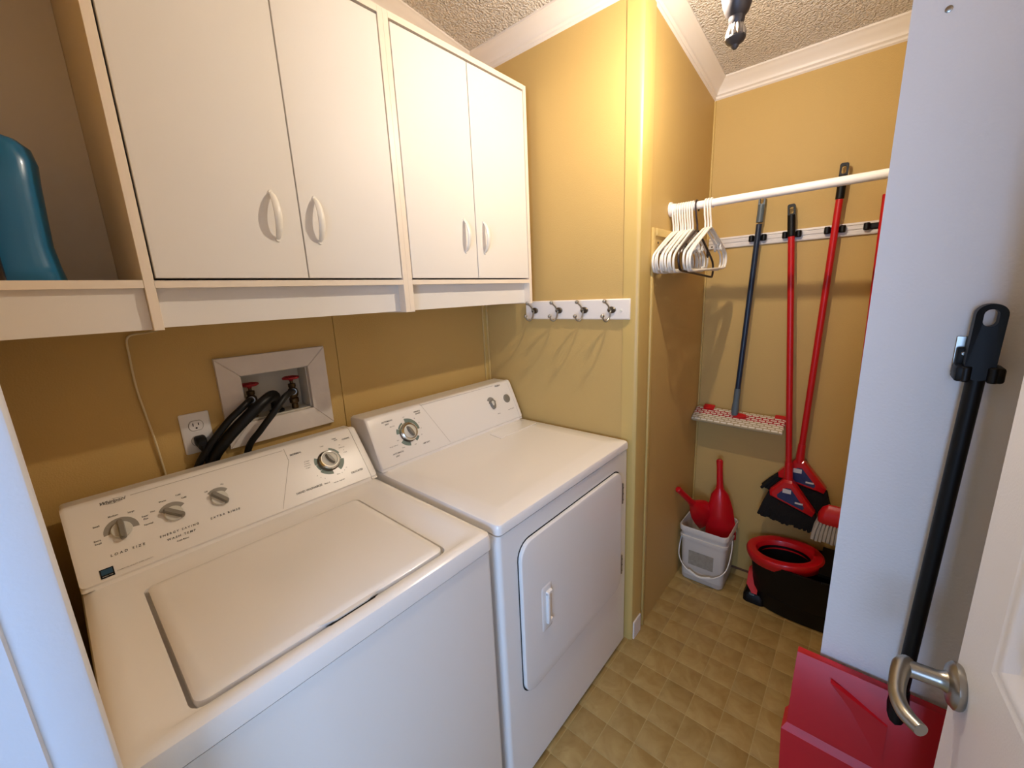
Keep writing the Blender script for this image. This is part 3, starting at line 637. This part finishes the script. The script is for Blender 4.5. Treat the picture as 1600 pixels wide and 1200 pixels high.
# ------------------------------------------------------------------ broom rail with clips
br = thing('broom_holder_rail', 'white track with black grip clips on the closet wall behind the brooms', 'tool rail', (XA, -1.2, 1.675))
bm = new(); TY0, TY1 = -1.72, YP-.012
pf = [(0, 1.651), (-.010, 1.651), (-.012, 1.655), (-.012, 1.666), (-.007, 1.668), (-.007, 1.672), (-.012, 1.674), (-.012, 1.684), (-.007, 1.686), (-.007, 1.689), (-.012, 1.691), (-.010, 1.699), (0, 1.699)]
loft(bm, [[(XA+a, TY0, z) for a, z in pf], [(XA+a, TY1, z) for a, z in pf]]); obj('track', bm, TRACK, br, ang=20)
CLY = (-.992, -1.119, -1.263, -1.385)
for y in CLY:
    bm = new(); box(bm, XA-.020, XA-.011, y-.034, y+.034, 1.668, 1.690, .003); c = obj('grip_clip', bm, BLACKP, br)
    for s in (-1, 1):
        bm = new(); lathe(bm, [(.008, 0), (.0105, .003), (.0105, .024), (.008, .027)], (XA-.026, y+s*.0245, 1.6655), (0, 0, 1), 14); obj('grip_roller', bm, BLACKR, c)
for y in (-.80,):
    bm = new(); lathe(bm, [(.004, 0), (.003, .002)], (XA-.012, y, 1.661), (-1, 0, 0), 10); obj('screw', bm, DKMET, br)

def pole(par, name, P0, P1, r, m, n=14):
    bm = new(); P0, P1 = Vector(P0), Vector(P1); tube(bm, [P0, P0.lerp(P1, .5), P1], r, n); return obj(name, bm, m, par)
def loop_cap(par, P, d, r, L, m):
    """hanging cap at pole top: sleeve plus flat eye"""
    P, d = Vector(P), Vector(d).normalized(); bm = new()
    tube(bm, [P-d*L*.75, P-d*L*.1], r, 14); s = Vector((0, 1, 0)); s = (s-d*s.dot(d)).normalized(); g = d.cross(s)
    o = rrect(-r*.95, r*.95, -L*.22, L*.24, r*.5, 4); i_ = rrect(-r*.5, r*.5, -L*.06, L*.16, r*.4, 4); c = P
    q = lambda l, h: [c+s*x+d*y+g*h for x, y in l]
    loft(bm, [q(o, -r*.45), q(o, r*.45), q(i_, r*.45), q(i_, -r*.45), q(o, -r*.45)], False, False)
    return obj('hanging_cap', bm, m, par)

# flat mop
fm = thing('flat_mop', 'flat mop with navy handle and red and white striped pad', 'mop', (2.17, -.97, .84))
A, B_ = Vector((2.203, -1.000, 1.825)), Vector((2.163, -.964, .872)); D = (A-B_).normalized()
pole(fm, 'handle', B_+D*.12, A-D*.09, .0115, NAVY); loop_cap(fm, A, D, .0135, .11, SLATE)
bm = new(); tube(bm, [B_+D*.125, B_+D*.075], .0135, 14); obj('handle_collar', bm, SLATE, fm)
bm = new(); tube(bm, [B_+D*.075, B_+D*.02, B_-D*.005], [.0125, .0165, .013], 14); obj('socket', bm, SLATE, fm)
# pad: local frame, u along wall (y), v outward and down
pa = math.atan2(.048, .100); pe = V(-math.cos(pa), 0, -math.sin(pa)); pn = V(-math.sin(pa), 0, math.cos(pa)); pc_ = V(2.1635, -.974, .846)
tilt = Matrix.Rotation(math.radians(1.2), 3, 'X')
def padpt(y, v, n): return pc_+tilt @ (V(0, y, 0)+pe*v+pn*n)
def padobj(name, loops, m, label=None):
    bm = new(); loft(bm, loops); o = obj(name, bm, m, fm); return o
cp = bpy.data.objects.new('pad', None)
bm = new(); lp = []
for n, i in ((-.010, .006), (-.004, 0), (.004, 0), (.008, .003), (.010, .010)): lp.append([(v, y, n) for y, v in rrect(-.196+i, .196-i, -.054+i, .054-i, .014, 5)])
loft(bm, lp); p = obj('pad', bm, WEAVE, fm, local=True, ang=60)
mx = Matrix.Identity(4); R3 = Matrix((tilt @ pe, tilt @ V(0, 1, 0), tilt @ pn)).transposed().to_4x4(); R3.translation = pc_
p.matrix_basis = WM[fm.name].inverted() @ R3
padobj('frame', [[padpt(y, v, n) for y, v in rrect(.11, .16, -.062, -.030, .004, 2)] for n in (.006, .016)], REDP)
padobj('joint', [[padpt(y, v, n) for y, v in ell(-.012, -.010, .030, .014, 20)] for n in (.008, .022)], REDP)
padobj('frame', [[padpt(y, v, n) for y, v in rrect(-.202, -.150, -.062, -.038, .004, 2)] for n in (-.002, .012)], REDP)

# angled brooms
def broom(label, top, foot, hx_, head, cap_m, wid=1):
    t = thing('angle_broom', label, 'broom', (head[0][0], head[0][1], .39), group='red angle brooms on the closet wall')
    A, B_ = Vector(top), Vector(foot); D = (A-B_).normalized()
    pole(t, 'handle', B_, A-D*.10, .0125, REDT); loop_cap(t, A, D, .0145, .13, BLACKP)
    bm = new(); tube(bm, [B_+D*.06, B_, B_-D*.03], [.0145, .017, .017], 14); obj('socket', bm, REDP, t)
    (sx, sy, sz), (ly, lz), (ry, rz), (bl, blz), (brr, brz) = head
    X = lambda y: sx
    # shroud: triangular with thickness
    ctr = ((sy+ly+ry)/3, (sz+lz+rz)/3)
    tri = [(sy+.016, sz), (ly, lz+.012), (ly-.004, lz-.012), (ry+.004, rz-.012), (ry-.004, rz+.010), (sy-.016, sz)]
    def sh(f): return [(ctr[0]+(y-ctr[0])*f, ctr[1]+(z-ctr[1])*f) for y, z in tri]
    bm = new(); loft(bm, [[(sx+.022, y, z) for y, z in sh(.93)], [(sx+.016, y, z) for y, z in sh(1)], [(sx-.016, y, z) for y, z in sh(1)], [(sx-.024, y, z) for y, z in sh(.86)]]); s = obj('shroud', bm, REDP, t)
    q = [(y, z) for y, z in (sh(.60))]; bm = new(); loft(bm, [[(sx-.0242, y, z-.006) for y, z in q], [(sx-.0247, y, z-.006) for y, z in q]]); lb = obj('label_sticker', bm, LABELB, s)
    cy, cz = ctr[0]+.012, ctr[1]+.022
    bm = new(); box(bm, sx-.0253, sx-.0248, cy-.016, cy+.016, cz-.010, cz+.010); obj('label_patch', bm, LABELW, lb)
    bm = new(); box(bm, sx-.0253, sx-.0248, ctr[0]-.052, ctr[0]-.022, ctr[1]-.028, ctr[1]-.020); obj('label_patch', bm, LABELW, lb)
    # bristles: rows of tapered tufts fanning from the shroud base to the trimmed edge
    bm = new(); K = 34
    for i in range(K):
        f = i/(K-1)
        for row in (-1, 0, 1):
            y0 = ly+(ry-ly)*f; z0 = lz+(rz-lz)*f-.004; y1 = bl+(brr-bl)*f+random.uniform(-.004, .004); z1 = blz+(brz-blz)*f+random.uniform(-.006, .006)
            tube(bm, [(sx+row*.009, y0, z0), (sx+row*.011, (y0+y1)/2, (z0+z1)/2), (sx+row*.016+random.uniform(-.003, .003), y1, z1)], [.007, .0085, .0065], 5)
    o = obj('bristles', bm, BRIS, t); o['kind'] = 'stuff'
    return t
broom('red broom with the shorter handle, its head in front of the other broom', (2.203, -1.112, 1.768), (2.152, -1.205, .625), 0, ((2.150, -1.207, .605), (-1.140, .525), (-1.312, .468), (-1.104, .402), (-1.345, .380)), BLACKP)
broom('red broom with the longer handle reaching above the closet rod', (2.203, -1.270, 1.890), (2.197, -1.237, .705), 0, ((2.206, -1.238, .690), (-1.160, .600), (-1.340, .566), (-1.100, .520), (-1.372, .445)), BLACKP)
# deck brush
db = thing('deck_brush', 'red deck brush with white bristles, half hidden by the partition', 'brush', (2.15, -1.42, .37))
pole(db, 'handle', (2.088, -1.420, .55), (2.205, -1.4055, 1.785), .0125, REDT)
bm = new(); lp = []
for z, i in ((.472, .004), (.479, 0), (.510, 0), (.537, .010), (.553, .026)): lp.append(at(rrect(2.056+i, 2.120-i*.9, -1.505+i*1.6, -1.330-i*1.1, .03, 6), z))
loft(bm, lp); obj('block', bm, REDP, db)
bm = new()
for iy in range(15):
    for ix in range(7):
        y = -1.495+iy*.0115; x = 2.062+ix*.0085
        tube(bm, [(x, y, .477), (x+(x-2.088)*.12, y+(y+1.415)*.10, .437), (x+(x-2.088)*.2+random.uniform(-.003, .003), y+(y+1.415)*.16, .395+random.uniform(-.006, .008))], [.0055, .0075, .0072], 5)
o = obj('bristles', bm, BRISW, db); o['kind'] = 'stuff'

# ------------------------------------------------------------------ white pail with hand dustpans
PX, PY = 2.100, -.900
pl = thing('square_pail', 'white square plastic pail with a bail handle in the closet corner', 'pail', (PX, PY, 0))
sq = lambda h, r: rrect(PX-h, PX+h, PY-h, PY+h, r, 6)
bm = new()
loft(bm, [at(sq(.094, .022), .002), at(sq(.099, .026), .008), at(sq(.106, .028), .235), at(sq(.112, .030), .237), at(sq(.112, .030), .250), at(sq(.107, .029), .253), at(sq(.1075, .029), .275), at(sq(.1145, .031), .277), at(sq(.1155, .031), .300), at(sq(.1125, .030), .305), at(sq(.1085, .028), .303), at(sq(.1055, .027), .290), at(sq(.100, .025), .03)], True, True)
obj('pail_body', bm, PAIL, pl, ang=40)
bm = new(); box(bm, PX-.1095, PX-.1070, PY-.055, PY+.062, .095, .175, .0004)
for v in bm.verts: v.co.x = PX-(.0995+.0307*(v.co.z-.008)/1.0+.0008) + (-.0003 if v.co.x < PX-.108 else .0008)
obj('paper_label', bm, PAPER, pl)
bm = new(); P = [(PX-.01, PY+.113, .245), (PX-.045, PY+.119, .20), (PX-.095, PY+.112, .125), (PX-.124, PY+.070, .082), (PX-.132, PY, .060), (PX-.124, PY-.070, .082), (PX-.095, PY-.112, .125), (PX-.045, PY-.119, .20), (PX-.01, PY-.113, .245)]
tube(bm, spline(P, 5), .0026, 8); bl = obj('bail_handle', bm, HANGW, pl)
bm = new(); tube(bm, spline([(PX-.126, PY+.052, .076), (PX-.132, PY, .0605), (PX-.126, PY-.052, .076)], 5), .0052, 10); obj('grip_sleeve', bm, HANGW, bl)
def hand_dustpan(label, o, D, F, ln=1):
    """handle along D from o, convex back of the pan turned to F"""
    D = Vector(D).normalized(); F = Vector(F); F = (F-D*F.dot(D)).normalized(); S = D.cross(F)
    Rm = Matrix((F, S, D)).transposed()
    t = thing('hand_dustpan', label, 'dustpan', o, tuple(Rm.to_euler()), group='red hand dustpans in the pail')
    bm = new(); lp = []
    for z, hw, dp in ((.012, .015, .014), (-.012, .020, .017), (-.04, .040, .026), (-.08, .057, .034), (-.13, .066, .034), (-.165, .069, .028), (-.19, .070, .022)):
        z = z*ln if z < -.05 else z
        A_ = [(dp*(1-abs(k)**2.2), hw*k, z) for k in (-1, -.8, -.5, -.2, .2, .5, .8, 1)]
        lp.append(A_+[(x-.004, y*.95, z) for x, y, z in reversed(A_)])
    loft(bm, lp); obj('pan', bm, REDP, t, True, ang=60)
    bm = new(); tube(bm, [(.004, 0, -.02), (.004, 0, .02), (.004, 0, .10), (.004, 0, .136)], [.0165, .0150, .0140, .0155], 14, .75, (1, 0, 0)); obj('handle', bm, REDP, t, True)
    bm = new(); lathe(bm, [(.0125, 0), (.0135, .004), (.010, .008)], (.004, 0, .135), (0, 0, 1), 12); obj('handle_end', bm, REDP, t, True)
    bm = new(); box(bm, .030, .0325, -.010, .014, -.165, -.145, .001); obj('moulded_mark', bm, REDD, t, True)
    return t
hand_dustpan('red hand dustpan standing upright in the pail, handle pointing up', (2.132, -.930, .494), (.04, .08, 1), (-.8, -.25, .25), 1.45)
hand_dustpan('red hand dustpan lying over in the pail, handle leaning to the wall', (2.022, -.830, .425), (-.078, .036, .085), (-.7, -.45, .35), .95)

# ------------------------------------------------------------------ mop bucket
mb = thing('mop_bucket', 'black mop bucket with a red oval wringer rim and foot pedal', 'bucket', (2.1, -1.31, 0))
MX, MY = 2.098, -1.325
oval = lambda a, b, ox=0, oy=0: [(MX+ox+a*(abs(math.cos(t))**.75)*(1 if math.cos(t) > 0 else -1), MY+oy+b*(abs(math.sin(t))**.75)*(1 if math.sin(t) > 0 else -1)) for t in [2*PI*i/48 for i in range(48)]]
bm = new(); loft(bm, [at(oval(.100, .190), .002), at(oval(.106, .198), .012), at(oval(.124, .226), .22), at(oval(.130, .234), .245), at(oval(.130, .234), .255), at(oval(.122, .226), .255), at(oval(.112, .21), .08)]); obj('bucket_body', bm, BLACKP, mb)
# wringer: red rim, tilted, over the pedal end
wc = V(2.088, -1.222, .268); wt = Matrix.Rotation(math.radians(-6), 3, 'X') @ Matrix.Rotation(math.radians(-4), 3, 'Y')
def wl(a, b, h, sk=0): return [wc+wt @ V(a*math.cos(t)*(1+.0*math.sin(t)), b*math.sin(t)*(1 if math.sin(t) > 0 else 1.05)+sk, h) for t in [2*PI*i/48 for i in range(48)]]
bm = new(); loft(bm, [wl(.110, .140, -.035), wl(.117, .147, -.012), wl(.117, .147, .004), wl(.112, .142, .012), wl(.098, .128, .015), wl(.078, .108, .008), wl(.070, .100, -.010), wl(.066, .096, -.03), wl(.110, .140, -.035)], False, False); obj('wringer_rim', bm, REDP, mb)
bm = new(); loft(bm, [wl(.069, .099, -.012), wl(.056, .084, -.10), wl(.05, .076, -.11)], False, True); obj('wringer_basket', bm, BLACKP, mb)
bm = new(); loft(bm, [[V(2.0, -1.36, .262), V(2.19, -1.36, .272), V(2.20, -1.50, .268), V(2.02, -1.52, .258)], [V(2.0, -1.36, .275), V(2.19, -1.36, .30), V(2.20, -1.50, .29), V(2.02, -1.52, .272)]]); obj('rear_hood', bm, BLACKP, mb)
bm = new(); lp = []
for x, yy, z, wdt in ((2.085, -1.128, .150, .024), (2.070, -1.112, .130, .026), (2.040, -1.112, .085, .024), (2.020, -1.135, .058, .018)): lp.append([(x-.006, yy+wdt*.6, z-.005), (x+.012, yy+wdt*.6, z+.012), (x+.012, yy-wdt*.6, z+.012), (x-.006, yy-wdt*.6, z-.005)])
loft(bm, lp); obj('pedal', bm, REDP, mb)
bm = new(); loft(bm, [at(rrect(2.010, 2.12, -1.18, -1.088, .022, 5), .001), at(rrect(2.010, 2.12, -1.18, -1.088, .022, 5), .030), at(rrect(2.02, 2.11, -1.17, -1.098, .02, 5), .046)]); obj('pedal_base', bm, BLACKP, mb)
bm = new(); loft(bm, [at(ell(2.022, -1.125, .008, .014, 16), .040), at(ell(2.022, -1.125, .007, .012, 16), .048)]); obj('pedal_badge', bm, SLATE, mb)
bm = new(); tube(bm, spline([(MX, MY-.23, .24), (MX-.11, MY-.20, .262), (MX-.14, MY-.05, .262)], 5), .005, 8); obj('carry_handle', bm, BLACKP, mb)

# ------------------------------------------------------------------ long dustpan hung on the partition
tc_ = thing('tool_clip', 'black spring tool clip screwed to the white partition', 'clip', (XW, -1.541, 1.33))
pbox('mount_plate', NICKEL, tc_, XW-.003, XW, -1.535, -1.515, 1.325, 1.385, bev=.001)
pbox('clip_body', BLACKP, tc_, XW-.014, XW-.003, -1.556, -1.517, 1.318, 1.368, bev=.003, seg=2)
for s, yy in ((1, -1.523), (-1, -1.560)):
    bm = new(); box(bm, XW-.046, XW-.004, yy-.008, yy+.008, 1.318, 1.342, .004, 2); a = obj('clip_arm', bm, BLACKP, tc_)
    bm = new(); lathe(bm, [(.005, 0), (.0065, .002), (.0065, .022), (.005, .024)], (XW-.041, yy-s*.004, 1.318), (0, 0, 1), 12); obj('roller', bm, BLACKR, a)
bm = new(); lathe(bm, [(.0035, 0), (.0025, .0015)], (XW-.014, -1.525, 1.358), (-1, 0, 0), 10); obj('screw', bm, NICKEL, tc_)
ldp = thing('long_handled_dustpan', 'red upright dustpan with a long black handle hanging on the white partition', 'dustpan', (XW-.06, -1.53, .40))
A, B_ = Vector((XW-.028, -1.543, 1.425)), Vector((XW-.034, -1.525, .66)); D = (A-B_).normalized()
pole(ldp, 'handle', B_, A-D*.10, .0108, BLACKP, 18)
s_ = V(0, 1, 0); s_ = (s_-D*s_.dot(D)).normalized(); g_ = D.cross(s_)
bm = new(); O = [(x, y) for x, y in rrect(-.0165, .0165, -.105, .012, .016, 6)]; I = [(x, y) for x, y in rrect(-.008, .008, -.022, .004, .008, 6)]
q = lambda l, h: [A+s_*x+D*y+g_*h for x, y in l]
loft(bm, [q(O, -.012), q(O, .012), q(I, .010), q(I, -.010), q(O, -.012)], False, False); obj('grip', bm, BLACKP, ldp)
bm = new(); tube(bm, [B_+D*.06, B_, B_-D*.03], [.0125, .0185, .0185], 14); sk = obj('handle_socket', bm, BLACKP, ldp)
# pan: hangs open side to the wall, its back plate towards the room
y0, y1 = -1.365, -1.690
bm = new()
sec = [(.700, XW-.030, 0), (.640, XW-.058, .001), (.545, XW-.068, .002), (.530, XW-.076, .010), (.420, XW-.088, .004), (.365, XW-.086, -.002)]
lp = []
for z, x, e in sec: lp.append([(XW-.012, y0+e, z-.006), (x, y0+e, z), (x, y1-e, z), (XW-.012, y1-e, z-.006), (XW-.015, y1-e+.004, z-.006), (x+.004, y1-e+.004, z), (x+.004, y0+e-.004, z), (XW-.015, y0+e-.004, z-.006)])
loft(bm, lp); obj('pan', bm, REDD, ldp, ang=20)
bm = new(); box(bm, XW-.028, XW-.012, y1, y0, .694, .700, .001); obj('pan_rim', bm, REDD, ldp)
bm = new(); poly = [(-1.425, .682), (-1.515, .645), (-1.515, .560), (-1.46, .645)]
loft(bm, [[(XW-.045, y, z) for y, z in poly], [(XW-.0545-(.7-z)*.098, y, z) for y, z in poly]]); obj('pan_rib', bm, REDD, ldp)
bm = new(); lathe(bm, [(.0045, 0), (.0045, .0015), (.003, .002)], (XW, -1.4445, 1.866), (-1, 0, 0), 12)
tag(obj('screw', bm, NICKEL), 'small screw head near the top of the white partition', 'screw')

# ------------------------------------------------------------------ ceiling light
LX, LYY = 1.225, -1.102
cl = thing('ceiling_light', 'dark bronze ceiling light with a ribbed finial and frosted bulbs', 'ceiling light', (LX, LYY, ZC))
bm = new(); lathe(bm, [(.062, zc(LX)+.006), (.062, zc(LX)-.012), (.05, zc(LX)-.022), (.02, zc(LX)-.03), (.012, zc(LX)-.036), (.012, 2.22), (.020, 2.215)], (LX, LYY, 0), n=28); obj('canopy', bm, BRONZE, cl)
bm = new(); lathe(bm, [(.018, 2.222), (.030, 2.215), (.0365, 2.19), (.0385, 2.16), (.0365, 2.135), (.031, 2.105), (.024, 2.085), (.017, 2.077), (.0165, 2.068), (.014, 2.062)], (LX, LYY, 0), n=28); obj('urn', bm, BRONZE, cl)
bm = new(); loops = []
for z, r_ in ((2.063, .0135), (2.060, .0150), (2.052, .0185), (2.044, .0205), (2.036, .0200)): loops.append([(LX+r_*(1+.07*math.cos(14*2*PI*k/84))*math.cos(2*PI*k/84), LYY+r_*(1+.07*math.cos(14*2*PI*k/84))*math.sin(2*PI*k/84), z) for k in range(84)])
loft(bm, loops); obj('finial_rib', bm, mat('worn_pewter', '9c9288', .4, metal=.7), cl)
bm = new(); lathe(bm, [(.021, 2.038), (.0215, 2.034), (.018, 2.028), (.010, 2.023), (.008, 2.021), (.0075, 2.018), (.004, 2.014)], (LX, LYY, 0), n=24); obj('finial', bm, BRONZE, cl)
FROST = mat('unlit_frosted_bulb', 'e8e2d8', .4)
for k in range(2):
    a = math.radians(112+180*k); e = Vector((math.cos(a), math.sin(a), 0)); c = Vector((LX, LYY, 0))
    P = [c+e*.030+V(0, 0, 2.190), c+e*.048+V(0, 0, 2.204), c+e*.068+V(0, 0, 2.208), c+e*.084+V(0, 0, 2.200), c+e*.088+V(0, 0, 2.186)]
    bm = new(); tube(bm, spline(P, 5), .0065, 10); ar = obj('arm', bm, BRONZE, cl)
    q = c+e*.088
    bm = new(); lathe(bm, [(.008, 2.190), (.014, 2.186), (.014, 2.172), (.010, 2.168)], q, n=18); obj('bulb_socket', bm, BRONZE, ar)
    bm = new(); ball(bm, q+V(0, 0, 2.153), .013, sz=1.25, u=20, v=12); obj('bulb', bm, GLASSW if k == 0 else FROST, ar)
bpy.context.view_layer.update()
